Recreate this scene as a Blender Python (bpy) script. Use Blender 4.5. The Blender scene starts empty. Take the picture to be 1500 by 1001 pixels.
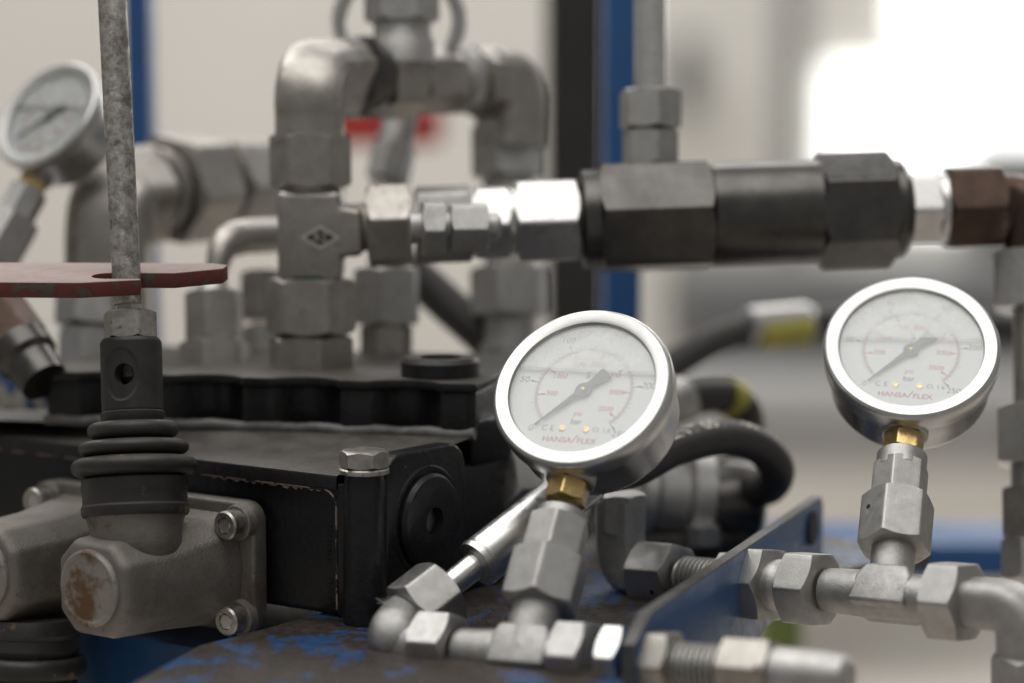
import bpy, bmesh, math, random
from math import radians, sin, cos, pi, sqrt, atan2
from mathutils import Vector as V

random.seed(7)
scene = bpy.context.scene
COL = scene.collection

# ---------------------------------------------------------------- camera
FPX = 85.0 / 36.0 * 1500.0          # focal length in photo pixels (photo is 1500 wide)
PITCH = radians(6.0)
CAM = V((0, 0, 1.25))
RT = V((1, 0, 0)); FW = V((0, cos(PITCH), -sin(PITCH))); UP = V((0, sin(PITCH), cos(PITCH)))
FOCUS = 0.945
cd = bpy.data.cameras.new('camera'); cam = bpy.data.objects.new('camera', cd); COL.objects.link(cam)
cam.location = CAM; cam.rotation_euler = (pi / 2 - PITCH, 0, 0)
cd.lens = 85; cd.sensor_width = 36; cd.clip_start = 0.02; cd.clip_end = 60
cd.dof.use_dof = True; cd.dof.focus_distance = FOCUS; cd.dof.aperture_fstop = 3.0
cd.dof.aperture_blades = 0
scene.camera = cam

# ---------------------------------------------------------------- light
w = bpy.data.worlds.new('World'); scene.world = w; w.use_nodes = True
w.node_tree.nodes['Background'].inputs[0].default_value = (1.0, 0.985, 0.965, 1)
w.node_tree.nodes['Background'].inputs[1].default_value = 0.24
def area(name, loc, target, sx, sy, energy, col):
    l = bpy.data.lights.new(name, 'AREA'); l.shape = 'RECTANGLE'; l.size = sx; l.size_y = sy
    l.energy = energy; l.color = col
    o = bpy.data.objects.new(name, l); COL.objects.link(o); o.location = loc
    o.rotation_euler = (V(target) - V(loc)).to_track_quat('-Z', 'Y').to_euler()
    return o
area('ceiling_light_near', (-0.30, 0.75, CAM.z + 1.75), (-0.1, 0.95, CAM.z - 0.1), 2.5, 1.9, 33, (1.0, 0.985, 0.96))
area('far_wall_fill', (0.0, 4.6, CAM.z + 2.6), (0.0, 5.0, 0), 6.0, 2.0, 200, (1.0, 0.98, 0.955))  # unseen lamp added to brighten the far wall
area('window_light', (2.6, 5.6, CAM.z + 1.0), (0.0, 0.9, CAM.z - 0.1), 2.0, 1.6, 34, (1.0, 1.0, 0.99))
area('glint_light', (-1.1, 1.9, CAM.z + 1.9), (0.0, 0.95, CAM.z - 0.1), 0.07, 0.5, 8, (1.0, 1.0, 0.98))  # small unseen lamp added for bright glints on the fitting edges
scene.render.engine = 'CYCLES'
scene.view_settings.view_transform = 'Standard'; scene.view_settings.look = 'None'
scene.view_settings.exposure = 0.0; scene.view_settings.gamma = 1.0
scene.view_settings.use_curve_mapping = False
scene.cycles.use_denoising = True
scene.cycles.max_bounces = 8
scene.cycles.sample_clamp_indirect = 6.0

# ---------------------------------------------------------------- pixel helpers
def P(px, py, d):
    return CAM + RT * ((px - 750) / FPX * d) + UP * ((500.5 - py) / FPX * d) + FW * d
def ray(px, py):
    return RT * ((px - 750) / FPX) + UP * ((500.5 - py) / FPX) + FW
def S(px, d): return px * d / FPX
def dep(p): return (p - CAM).dot(FW)
def CD(x, y, z): return (RT * x + UP * y - FW * z).normalized()   # camera-frame direction, z toward viewer
YAW = radians(35)
E1 = V((cos(YAW), -sin(YAW), 0)); BK = V((sin(YAW), cos(YAW), 0)); ZZ = V((0, 0, 1))

class Axis:
    """a straight line in space; x()/y() give its point seen at that photo column/row"""
    def __init__(s, A, B):
        s.A = A; s.d = (B - A).normalized()
    def _at(s, k, vec, c0, sign):
        # project: sign*(p-CAM).vec*FPX/dep + c0 = k
        a0 = (s.A - CAM).dot(vec) * sign * FPX; a1 = s.d.dot(vec) * sign * FPX
        b0 = (s.A - CAM).dot(FW); b1 = s.d.dot(FW)
        kk = k - c0
        t = (kk * b0 - a0) / (a1 - kk * b1)
        return s.A + s.d * t
    def x(s, px): return s._at(px, RT, 750, 1)
    def y(s, py): return s._at(py, UP, 500.5, -1)
    def at(s, p, m): return s.x(p) if m == 'x' else s.y(p)

# ---------------------------------------------------------------- geometry: each returns (verts, faces)
def frame(ax, ref=None):
    ax = ax.normalized()
    if ref is None: ref = ZZ if abs(ax.z) < 0.9 else V((1, 0, 0))
    u = ref - ax * ref.dot(ax); u.normalize()
    return u, ax.cross(u)
def rings(rs, cap0=True, cap1=True):
    n = len(rs[0]); vs = [p for r in rs for p in r]; fs = []
    for i in range(len(rs) - 1):
        for j in range(n):
            a = i * n + j; b = i * n + (j + 1) % n
            fs.append((a, b, b + n, a + n))
    if cap0: fs.append(tuple(range(n))[::-1])
    if cap1: fs.append(tuple(range((len(rs) - 1) * n, len(rs) * n)))
    return vs, fs
def rev(A, ax, prof, seg=48, caps=True):
    ax = ax.normalized(); u, v = frame(ax)
    rs = [[A + ax * z + u * (r * cos(2 * pi * k / seg)) + v * (r * sin(2 * pi * k / seg)) for k in range(seg)] for z, r in prof]
    return rings(rs, caps, caps)
def revx(axis, prof, m='x', seg=48, caps=True):
    u, v = frame(axis.d); rs = []
    for p, rp in prof:
        c = axis.at(p, m); r = S(rp, dep(c))
        rs.append([c + u * (r * cos(2 * pi * k / seg)) + v * (r * sin(2 * pi * k / seg)) for k in range(seg)])
    return rings(rs, caps, caps)
def hexn(A, B, af, roll=0.0, hole=0.62, ch=0.93, fil=0.05):
    """hexagon nut with turned chamfers and slightly rounded corners; roll 0 turns a corner to the camera"""
    ax = (B - A); H = ax.length; ax.normalize()
    u, v = frame(ax, CAM - A)
    a = af / 2; rc = a * (ch + 0.05); rf = af * fil
    out = []
    ai = a - rf; Rc = ai / cos(pi / 6)
    for k in range(6):
        th = k * pi / 3 + radians(roll)
        cx, cy = Rc * cos(th), Rc * sin(th)
        for q in range(-2, 3):
            t2 = th + q * (pi / 6) / 2
            out.append((cx + rf * cos(t2), cy + rf * sin(t2)))
        th2 = th + pi / 3
        p0 = (cx + rf * cos(th + pi / 6), cy + rf * sin(th + pi / 6))
        p1 = (Rc * cos(th2) + rf * cos(th + pi / 6), Rc * sin(th2) + rf * sin(th + pi / 6))
        for q in range(1, 8):
            f = q / 8; out.append((p0[0] + (p1[0] - p0[0]) * f, p0[1] + (p1[1] - p0[1]) * f))
    def ring(f):
        return [A + ax * z + u * x + v * y for x, y, z in (f(x, y) for x, y in out)]
    def side(top):
        def f(x, y):
            r = sqrt(x * x + y * y); dz = max(0, r - rc) * 0.62
            return (x, y, H - dz if top else dz)
        return f
    def circ(rr, z):
        def f(x, y):
            r = sqrt(x * x + y * y); return (x / r * rr, y / r * rr, z)
        return f
    rs = [ring(circ(a * hole, 0)), ring(circ(rc * .98, 0)), ring(side(False)), ring(side(True)), ring(circ(rc * .98, H)), ring(circ(a * hole, H))]
    return rings(rs)
def hexx(axis, p0, p1, hpx, roll=0.0, m='x', **k):
    A = axis.at(p0, m); B = axis.at(p1, m)
    af = S(hpx, dep((A + B) / 2))
    if abs(roll) > 15: af /= 1.1547
    return hexn(A, B, af, roll, **k)
def catmull(pts, n=8):
    out = []
    for i in range(len(pts) - 1):
        p0 = pts[max(i - 1, 0)]; p1 = pts[i]; p2 = pts[i + 1]; p3 = pts[min(i + 2, len(pts) - 1)]
        for k in range(n):
            t = k / n
            out.append(0.5 * ((2 * p1) + (p2 - p0) * t + (2 * p0 - 5 * p1 + 4 * p2 - p3) * t * t + (3 * p1 - p0 - 3 * p2 + p3) * t ** 3))
    out.append(pts[-1]); return out
def sweep(pts, rad, seg=28, n=2.0, ref=None):
    rs = []; u = None
    for i, p in enumerate(pts):
        t = (pts[min(i + 1, len(pts) - 1)] - pts[max(i - 1, 0)]).normalized()
        if u is None: u, _ = frame(t, ref)
        u = (u - t * u.dot(t)).normalized(); v = t.cross(u)
        r = rad[i] if isinstance(rad, (list, tuple)) else rad
        rg = []
        for k in range(seg):
            c, s_ = cos(2 * pi * k / seg), sin(2 * pi * k / seg)
            q = (abs(c) ** n + abs(s_) ** n) ** (-1 / n)
            rg.append(p + u * (r * c * q) + v * (r * s_ * q))
        rs.append(rg)
    return rings(rs)
def bevelled(vs, fs, off, seg=2, ang=25):
    bm = bmesh.new(); bv = [bm.verts.new(p) for p in vs]
    for f in fs: bm.faces.new([bv[i] for i in f])
    bmesh.ops.recalc_face_normals(bm, faces=bm.faces)
    es = [e for e in bm.edges if len(e.link_faces) == 2 and e.calc_face_angle(0) > radians(ang)]
    bmesh.ops.bevel(bm, geom=es, offset=off, segments=seg, profile=0.5, affect='EDGES', clamp_overlap=True)
    bm.verts.index_update()
    r = ([v.co.copy() for v in bm.verts], [tuple(v.index for v in f.verts) for f in bm.faces]); bm.free(); return r
def prism(o, ux, uy, uz, pts, h, bev=0.0, seg=2):
    n = len(pts)
    vs = [o + ux * x + uy * y for x, y in pts] + [o + ux * x + uy * y + uz * h for x, y in pts]
    fs = [tuple(range(n))[::-1], tuple(range(n, 2 * n))] + [(i, (i + 1) % n, n + (i + 1) % n, n + i) for i in range(n)]
    return bevelled(vs, fs, bev, seg) if bev > 0 else (vs, fs)
def box(o, ux, uy, uz, x0, x1, y0, y1, z0, z1, bev=0.0, seg=2):
    return prism(o + uz * z0, ux, uy, uz, [(x0, y0), (x1, y0), (x1, y1), (x0, y1)], z1 - z0, bev, seg)
def join(*gs):
    vs, fs = [], []
    for a, b in gs:
        k = len(vs); vs += a; fs += [tuple(i + k for i in f) for f in b]
    return vs, fs
def loft(secs, bev=0.0, seg=2):
    vs, fs = rings(secs)
    return bevelled(vs, fs, bev, seg) if bev else (vs, fs)

# ---------------------------------------------------------------- object helpers
def mk(name, geo, mat, base, sharp=32):
    me = bpy.data.meshes.new(name)
    me.from_pydata([p - base for p in geo[0]], [], geo[1])
    bm = bmesh.new(); bm.from_mesh(me); bmesh.ops.recalc_face_normals(bm, faces=bm.faces); bm.to_mesh(me); bm.free()
    for p in me.polygons: p.use_smooth = True
    me.set_sharp_from_angle(angle=radians(sharp))
    me.materials.append(mat)
    o = bpy.data.objects.new(name, me); COL.objects.link(o); return o
def tag(o, label, cat, group=None):
    o['label'] = label; o['category'] = cat
    if group: o['group'] = group
class Thing:
    def __init__(s, name, label, cat, loc, group=None):
        s.o = bpy.data.objects.new(name, None); COL.objects.link(s.o); s.o.location = loc
        s.o.empty_display_size = 0.02; s.loc = V(loc); tag(s.o, label, cat, group)
    def part(s, name, geo, mat, parent=None, label=None, sharp=32):
        o = mk(name, geo, mat, s.loc, sharp); o.parent = parent or s.o
        if label: o['label'] = label
        return o
def single(name, label, cat, geo, mat, group=None, sharp=32):
    c = V((0, 0, 0))
    for p in geo[0]: c += p
    c /= len(geo[0])
    o = mk(name, geo, mat, c, sharp); o.location = c; tag(o, label, cat, group); return o
def struct(name, geo, mat):
    o = single(name, name, 'x', geo, mat); del o['label']; del o['category']; o['kind'] = 'structure'; return o
_cache = {}
def textgeo(txt, origin, ux, uy, size, extr=0.00005, shear=0.0, align='CENTER', sx=1.0, bold=0.0):
    key = (txt, shear, align, bold)
    if key not in _cache:
        cu = bpy.data.curves.new('t', 'FONT'); cu.body = txt; cu.size = 1; cu.align_x = align; cu.align_y = 'CENTER'
        cu.shear = shear; cu.resolution_u = 3; cu.offset = bold
        o = bpy.data.objects.new('t', cu); COL.objects.link(o)
        dg = bpy.context.evaluated_depsgraph_get()
        me = bpy.data.meshes.new_from_object(o.evaluated_get(dg))
        _cache[key] = ([v.co.copy() for v in me.vertices], [tuple(p.vertices) for p in me.polygons])
        bpy.data.objects.remove(o); bpy.data.curves.remove(cu); bpy.data.meshes.remove(me)
    vs, fs = _cache[key]
    uz = ux.cross(uy)
    return [origin + ux * (p.x * size * sx) + uy * (p.y * size) + uz * extr for p in vs], fs

# ---------------------------------------------------------------- materials
def mat(name, c1, c2=None, metal=0.0, rough=0.5, rvar=0.1, scale=60, bump=0.0, bscale=900, dust=None, dlo=0.35, spots=None, spots2=None, spec=0.5, coat=0.0):
    m = bpy.data.materials.new(name); m.use_nodes = True
    nt = m.node_tree; N = nt.nodes; L = nt.links; b = N['Principled BSDF']
    tc = N.new('ShaderNodeTexCoord')
    def noise(sc, det=5, r=0.55):
        n = N.new('ShaderNodeTexNoise'); n.inputs['Scale'].default_value = sc; n.inputs['Detail'].default_value = det
        n.inputs['Roughness'].default_value = r; L.new(tc.outputs['Object'], n.inputs['Vector']); return n.outputs['Fac']
    def remap(s, a, c, lo=0.0, hi=1.0):
        n = N.new('ShaderNodeMapRange'); L.new(s, n.inputs[0])
        for i, q in enumerate((a, c, lo, hi)): n.inputs[i + 1].default_value = q
        return n.outputs[0]
    def mix(f, a, c):
        n = N.new('ShaderNodeMix'); n.data_type = 'RGBA'
        L.new(f, n.inputs['Factor'])
        for s, q in ((6, a), (7, c)):
            if isinstance(q, tuple): n.inputs[s].default_value = (*q, 1)
            else: L.new(q, n.inputs[s])
        return n.outputs[2]
    def math_(op, a, c):
        n = N.new('ShaderNodeMath'); n.operation = op
        for i, q in enumerate((a, c)):
            if isinstance(q, (int, float)): n.inputs[i].default_value = q
            else: L.new(q, n.inputs[i])
        return n.outputs[0]
    col = mix(remap(noise(scale, 7, 0.65), 0.32, 0.68), c1, c2 or tuple(x * 0.8 for x in c1))
    rg = remap(noise(scale * 2.3, 6, 0.65), 0.3, 0.7, max(0.02, rough - rvar), min(1, rough + rvar))
    mt = None
    for sp in (spots, spots2):
        if sp:
            sc, th, wd, scol, srough, smetal = sp
            f = remap(noise(sc, 9, 0.68), th, th + wd)
            col = mix(f, col, scol); rg = math_('ADD', rg, math_('MULTIPLY', f, srough - rough))
            if metal != smetal:
                k = math_('MULTIPLY', f, smetal - metal); mt = math_('ADD', k, mt if mt else metal)
    if dust:
        dcol, amt = dust
        g = N.new('ShaderNodeNewGeometry'); sx = N.new('ShaderNodeSeparateXYZ'); L.new(g.outputs['Normal'], sx.inputs[0])
        f = math_('MULTIPLY', remap(sx.outputs[2], 0.35, 0.95), remap(noise(scale * 1.7, 9, 0.7), 0.25, 0.65, amt * dlo, amt))
        col = mix(f, col, dcol); rg = math_('ADD', rg, math_('MULTIPLY', f, 0.35))
        mt = math_('MULTIPLY', mt if mt else metal, math_('SUBTRACT', 1.0, f))
    L.new(col, b.inputs['Base Color']); L.new(rg, b.inputs['Roughness'])
    if mt: L.new(mt, b.inputs['Metallic'])
    else: b.inputs['Metallic'].default_value = metal
    b.inputs['Specular IOR Level'].default_value = spec
    b.inputs['Coat Weight'].default_value = coat; b.inputs['Coat Roughness'].default_value = 0.15
    if bump:
        bp = N.new('ShaderNodeBump'); bp.inputs['Strength'].default_value = bump; bp.inputs['Distance'].default_value = 0.0006
        L.new(noise(bscale, 6, 0.6), bp.inputs['Height']); L.new(bp.outputs[0], b.inputs['Normal'])
    return m
M = {}
M['zinc'] = mat('zinc_plated_steel', (.52, .51, .495), (.41, .40, .385), 1.0, .46, .09, 150, .30, 2200, spots=(240, .66, .10, (.30, .26, .21), .55, .8))
M['zinc_bright'] = mat('bright_zinc_steel', (.72, .71, .69), (.62, .61, .59), 1.0, .33, .08, 140, .08, 1800)
M['forged'] = mat('forged_zinc_steel', (.50, .49, .475), (.39, .38, .365), 1.0, .47, .10, 180, .5, 1800, spots=(260, .66, .10, (.27, .22, .17), .6, .7))
M['old_zinc'] = mat('weathered_zinc_steel', (.45, .425, .39), (.33, .31, .28), .95, .42, .12, 90, .18, 1200, spots=(150, .60, .12, (.20, .13, .085), .6, .5))
M['rusty'] = mat('rust_brown_steel', (.060, .041, .033), (.10, .063, .048), .8, .36, .10, 90, .2, 900)
M['black_steel'] = mat('blackened_steel', (.085, .081, .077), (.13, .123, .115), .95, .32, .06, 70, .06, 900)
M['black_paint'] = mat('dusty_black_paint', (.0085, .0085, .009), (.015, .014, .014), 0, .34, .10, 60, .6, 300, spec=.4, dust=((.11, .10, .088), .85), spots=(130, .705, .02, (.16, .10, .07), .6, .0))
M['black_plain'] = mat('black_paint', (.009, .009, .010), (.014, .014, .015), 0, .33, .08, 70, .55, 300, spec=.36, spots=(110, .72, .02, (.20, .16, .13), .6, 0))
M['chip'] = mat('chipped_edge_primer', (.30, .24, .20), (.10, .06, .05), .2, .6, .1, 300, .2, 900)
M['dust_glint'] = mat('dust_and_highlight', (.045, .043, .041), (.20, .19, .18), 0, .45, .12, 45, .5, 500)  # dust tone, paled further as a painted highlight along the casting base
M['worn_edge'] = mat('worn_paint_edge', (.012, .012, .012), (.02, .018, .017), 0, .45, .1, 80, .2, 900, spots=(160, .47, .04, (.26, .20, .165), .6, .1))
M['rubber'] = mat('black_rubber', (.022, .021, .020), (.034, .032, .029), 0, .42, .10, 90, .2, 1000, dust=((.13, .115, .095), .42), spots=(75, .64, .05, (.20, .14, .06), .75, 0))
M['sleeve'] = mat('black_oxide_sleeve', (.035, .033, .031), (.055, .051, .047), .45, .48, .08, 120, .12, 1400, dust=((.16, .15, .13), .30))
M['hose'] = mat('hose_rubber', (.030, .028, .026), (.040, .037, .034), 0, .50, .06, 200, .45, 1600, dust=((.13, .115, .10), .35))
M['cast'] = mat('cast_aluminium', (.27, .25, .222), (.18, .166, .146), .6, .46, .10, 55, .6, 1100, dust=((.20, .175, .145), .40), spots=(42, .56, .15, (.10, .066, .042), .7, .15), spots2=(260, .62, .06, (.10, .085, .07), .6, .2))
M['cast_cap'] = mat('cast_aluminium_cap', (.36, .34, .31), (.27, .25, .225), .55, .5, .1, 70, .45, 1100, spots=(62, .50, .10, (.13, .07, .032), .75, .1))
M['rod'] = mat('worn_zinc_rod', (.66, .64, .60), (.24, .22, .19), .85, .40, .14, 330, .3, 900, spots=(130, .46, .20, (.13, .112, .092), .6, .4), spots2=(90, .64, .08, (.17, .10, .06), .7, .2))
M['nutworn'] = mat('worn_nut_steel', (.60, .57, .52), (.36, .34, .31), .95, .36, .12, 200, .2, 900, spots=(180, .60, .08, (.14, .12, .10), .6, .4))
M['red'] = mat('dusty_red_paint', (.15, .030, .021), (.085, .024, .019), 0, .5, .1, 120, .3, 900, dust=((.36, .285, .265), 1.0), dlo=.75, spots=(120, .54, .05, (.10, .082, .07), .6, .3))
M['blue'] = mat('blue_paint', (.020, .075, .185), (.015, .058, .15), 0, .35, .1, 70, .1, 600, dust=((.16, .16, .17), .25), spots=(190, .69, .03, (.09, .075, .065), .6, .2))
M['blue_far'] = mat('blue_frame_paint', (.024, .105, .28), (.02, .085, .24), 0, .4, .08, 20)
M['base'] = mat('rusty_base_steel', (.022, .017, .014), (.060, .046, .037), .3, .44, .18, 110, 1.0, 500, dust=((.08, .064, .052), .16), spots=(34, .53, .012, (.010, .062, .18), .38, 0), spots2=(70, .60, .06, (.07, .030, .014), .7, .0))
M['edge'] = mat('bare_steel_edge', (.17, .165, .16), (.10, .095, .09), .7, .5, .1, 150, .2, 900, spots=(70, .60, .03, (.025, .09, .26), .4, 0))
M['brass'] = mat('brass', (.78, .57, .26), (.62, .44, .18), 1.0, .27, .08, 160, .05, 1200, spots=(220, .64, .08, (.25, .16, .06), .5, .8))
M['stainless'] = mat('stainless_steel', (.64, .635, .62), (.57, .565, .55), 1.0, .34, .05, 90, .03, 1500)
M['case'] = mat('stainless_case', (.62, .61, .60), (.52, .51, .50), 1.0, .30, .05, 60, .03, 1500, spots=(160, .70, .06, (.25, .2, .15), .45, .8))
M['dial'] = mat('white_dial', (.90, .89, .875), (.87, .86, .845), 0, .5, .05, 100)
M['ink'] = mat('black_print', (.10, .10, .105), None, 0, .6, .05, 50)
M['ink_red'] = mat('red_print', (.62, .13, .14), None, 0, .6, .05, 50)
M['pointer'] = mat('dark_pointer', (.025, .028, .034), None, .0, .45, .05, 50)
M['white_print'] = mat('white_print', (.70, .66, .58), (.45, .42, .37), 0, .6, .05, 500)
M['yellow'] = mat('yellow_tape', (.42, .38, .07), (.34, .31, .06), 0, .5, .05, 60)
M['ochre'] = mat('green_seal', (.006, .06, .034), None, 0, .4, .05, 60)
M['dark'] = mat('dark_hole', (.008, .008, .008), None, 0, .6, .05, 60)
M['motor_blue'] = mat('motor_blue_paint', (.020, .075, .20), (.016, .06, .16), 0, .38, .08, 40, dust=((.10, .11, .14), .2))
M['wall'] = mat('wall_paint', (.62, .60, .555), (.59, .57, .525), 0, .8, .05, 1.5)
M['wall_grey'] = mat('grey_wall_panel', (.42, .415, .41), (.39, .385, .38), 0, .8, .05, 1.5)
M['wall_mid'] = mat('mid_grey_panel', (.33, .33, .33), None, 0, .8, .05, 1.5)
M['wall_dark'] = mat('dark_grey_trim', (.20, .20, .20), None, 0, .7, .05, 2)
M['floor'] = mat('workshop_floor', (.50, .46, .41), (.46, .42, .375), 0, .6, .1, 1.2)
M['machine'] = mat('grey_machine', (.13, .13, .13), (.10, .10, .10), 0, .5, .1, 3)
M['machine_light'] = mat('light_grey_machine', (.36, .355, .35), None, 0, .5, .1, 3)
M['black_far'] = mat('black_frame', (.022, .020, .018), (.03, .027, .024), 0, .5, .1, 10)
M['red_far'] = mat('red_box_paint', (.55, .05, .045), None, 0, .5, .1, 10)
M['green_far'] = mat('green_leg_paint', (.17, .21, .05), None, 0, .5, .1, 10)

def glassmat():
    m = bpy.data.materials.new('gauge_glass'); m.use_nodes = True; nt = m.node_tree; nt.nodes.clear()
    o = nt.nodes.new('ShaderNodeOutputMaterial'); mx = nt.nodes.new('ShaderNodeMixShader'); f = nt.nodes.new('ShaderNodeLayerWeight'); pw = nt.nodes.new('ShaderNodeMath'); pw.operation = 'POWER'; pw.inputs[1].default_value = 5.0; ma = nt.nodes.new('ShaderNodeMath'); ma.operation = 'MULTIPLY_ADD'; ma.inputs[1].default_value = .95; ma.inputs[2].default_value = .105
    t = nt.nodes.new('ShaderNodeBsdfTransparent'); g = nt.nodes.new('ShaderNodeBsdfGlossy')
    f.inputs[0].default_value = .5; nt.links.new(f.outputs['Facing'], pw.inputs[0]); nt.links.new(pw.outputs[0], ma.inputs[0]); g.inputs['Roughness'].default_value = 0.06; t.inputs[0].default_value = (.97, .98, .975, 1)
    nt.links.new(ma.outputs[0], mx.inputs[0]); nt.links.new(t.outputs[0], mx.inputs[1]); nt.links.new(g.outputs[0], mx.inputs[2])
    nt.links.new(mx.outputs[0], o.inputs[0]); return m
def tintmat(name, c):
    m = bpy.data.materials.new(name); m.use_nodes = True; nt = m.node_tree; nt.nodes.clear()
    o = nt.nodes.new('ShaderNodeOutputMaterial'); t = nt.nodes.new('ShaderNodeBsdfTransparent'); t.inputs[0].default_value = (*c, 1)
    g = nt.nodes.new('ShaderNodeBsdfGlossy'); g.inputs['Roughness'].default_value = .1
    mx = nt.nodes.new('ShaderNodeMixShader'); mx.inputs[0].default_value = .006
    nt.links.new(t.outputs[0], mx.inputs[1]); nt.links.new(g.outputs[0], mx.inputs[2]); nt.links.new(mx.outputs[0], o.inputs[0]); return m
def mistmat():
    m = bpy.data.materials.new('glass_mist'); m.use_nodes = True; nt = m.node_tree; nt.nodes.clear(); N = nt.nodes
    o = N.new('ShaderNodeOutputMaterial'); mx = N.new('ShaderNodeMixShader'); t = N.new('ShaderNodeBsdfTransparent'); d = N.new('ShaderNodeBsdfDiffuse')
    d.inputs[0].default_value = (.93, .93, .92, 1); tc = N.new('ShaderNodeTexCoord'); no = N.new('ShaderNodeTexNoise'); no.inputs['Scale'].default_value = 160; no.inputs['Detail'].default_value = 8
    mr = N.new('ShaderNodeMapRange'); mr.inputs[1].default_value = .3; mr.inputs[2].default_value = .7; mr.inputs[3].default_value = .12; mr.inputs[4].default_value = .42
    nt.links.new(tc.outputs['Object'], no.inputs['Vector']); nt.links.new(no.outputs['Fac'], mr.inputs[0]); nt.links.new(mr.outputs[0], mx.inputs[0])
    nt.links.new(t.outputs[0], mx.inputs[1]); nt.links.new(d.outputs[0], mx.inputs[2]); nt.links.new(mx.outputs[0], o.inputs[0]); return m
M['mist'] = mistmat()
M['glass'] = glassmat(); M['glycerine'] = tintmat('glycerine_fill', (.965, .967, .97))
def emit(name, c, s):
    m = bpy.data.materials.new(name); m.use_nodes = True; b = m.node_tree.nodes['Principled BSDF']
    b.inputs['Base Color'].default_value = (.8, .8, .8, 1); b.inputs['Emission Color'].default_value = (*c, 1); b.inputs['Emission Strength'].default_value = s
    return m
M['daylight'] = emit('daylit_pane', (.97, 1.0, .97), 2.2)
M['daylight_soft'] = emit('daylit_pane_frosted', (.90, 1.0, .90), 0.95)

# ================================================================ SETTING
WY = 7.2
def wallbox(px0, px1, py0, py1, d, th, bev=0.01):
    a = P(px0, py0, d); b = P(px1, py1, d)
    return box(V((0, a.y, 0)), RT, V((0, 1, 0)), ZZ, a.x, b.x, 0, th, b.z, a.z, bev)
FY = P(750, 500, WY).y
struct('floor', box(V((0, 0, 0)), RT, V((0, 1, 0)), ZZ, -9, 9, -3, 11, -0.05, 0), M['floor'])
struct('wall', box(V((0, FY, 0)), RT, V((0, 1, 0)), ZZ, -9, 9, 0.12, 0.3, 0, 5), M['wall'])
struct('wall_panel', wallbox(975, 1150, -400, 560, WY, .1), M['wall_grey'])
struct('wall_panel', wallbox(40, 118, -400, 480, WY, .1), M['wall_mid'])
struct('wall_pilaster', wallbox(1150, 1186, -400, 560, WY - .1, .2), M['wall_dark'])
struct('wall_pilaster', wallbox(375, 455, -400, 260, WY - .05, .15), M['wall_mid'])

# ================================================================ BACKGROUND THINGS
t = Thing('window', 'bright daylit workshop window behind the black cylinder valve', 'window', P(1400, 330, WY))
t.part('pane', wallbox(1212, 1900, 98, 330, WY - .02, .03), M['daylight'])
t.part('upper_pane', wallbox(1190, 1900, -330, 92, WY - .02, .03), M['daylight_soft'])
t.part('upper_pane', wallbox(1320, 1900, -200, 60, WY - .06, .03), M['daylight'])
t.part('frame', join(wallbox(1186, 1206, -330, 345, WY - .05, .06), wallbox(1206, 1900, 330, 352, WY - .05, .06)), M['wall'])
t.part('mullion', wallbox(1404, 1412, -330, 330, WY - .05, .05), M['machine_light'])
single('workshop_machine', 'dark grey machine cabinet standing against the far wall under the window', 'machine', wallbox(1000, 1720, 395, 560, 5.2, .7, .04), M['machine'])
single('work_table', 'light grey low cabinet in front of the dark machine', 'cabinet', wallbox(960, 1600, 560, 690, 5.0, .5, .04), M['machine_light'])
single('wall_box', 'small black box mounted on the grey wall panel', 'box', wallbox(990, 1034, 50, 165, WY - .2, .15, .03), M['machine'])
single('machine_block', 'dark machine corner below the window at the wall end', 'machine', wallbox(1465, 1800, 215, 420, 5.6, .5, .04), M['machine'])
single('storage_bin', 'blurred red storage box behind the pipe arch', 'box', wallbox(470, 645, 150, 215, 1.9, .12, .006), M['red_far'])
def upright(name, label, cat, x0, x1, d, th, m, z0=0.0, z1=2.3):
    a = P(x0, 300, d); b = P(x1, 300, d)
    return single(name, label, cat, box(V((0, a.y, 0)), RT, V((0, 1, 0)), ZZ, a.x, b.x, 0, th, z0, z1, .002), m)
upright('frame_post', 'blue painted frame post behind the upright silver tube', 'post', 886, 940, 1.22, .05, M['blue_far'])
upright('frame_post', 'black frame post standing against the blue post', 'post', 800, 886, 1.6, .06, M['black_far'])
upright('frame_post', 'narrow blue post behind the worn steel rod', 'post', 186, 221, 1.25, .03, M['blue_far'])
a = P(1130, 800, 1.32)
t = single('frame_beam', 'blue horizontal frame beam behind the right gauge tee', 'beam',
           box(V((0, a.y, 0)), RT, V((0, 1, 0)), ZZ, a.x, a.x + .5, 0, .07, P(1200, 850, 1.32).z, P(1200, 797, 1.32).z, .003), M['blue_far'])
single('support_leg', 'olive green support leg below the bracket plate', 'leg', box(V((0, P(1150, 950, 1.5).y, 0)), RT, V((0, 1, 0)), ZZ, P(1118, 950, 1.5).x, P(1176, 950, 1.5).x, 0, .04, 0.0, P(1150, 890, 1.5).z, .003), M['green_far'])

# ================================================================ BASE, VALVE BLOCK
H0 = P(133, 862, .925)                         # front cap centre of the lever housing
FL = H0 + BK * 0.060                           # flange front plane centre
CORN = Axis(FL + BK * .009, FL + BK * .009 + E1).x(535)   # block corner column
ztop = P(500, 697, dep(CORN)).z
zbot = P(520, 915, dep(CORN)).z
O = V((CORN.x, CORN.y, 0)); O3 = V((CORN.x, CORN.y, P(520, 760, dep(CORN)).z))
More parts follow.
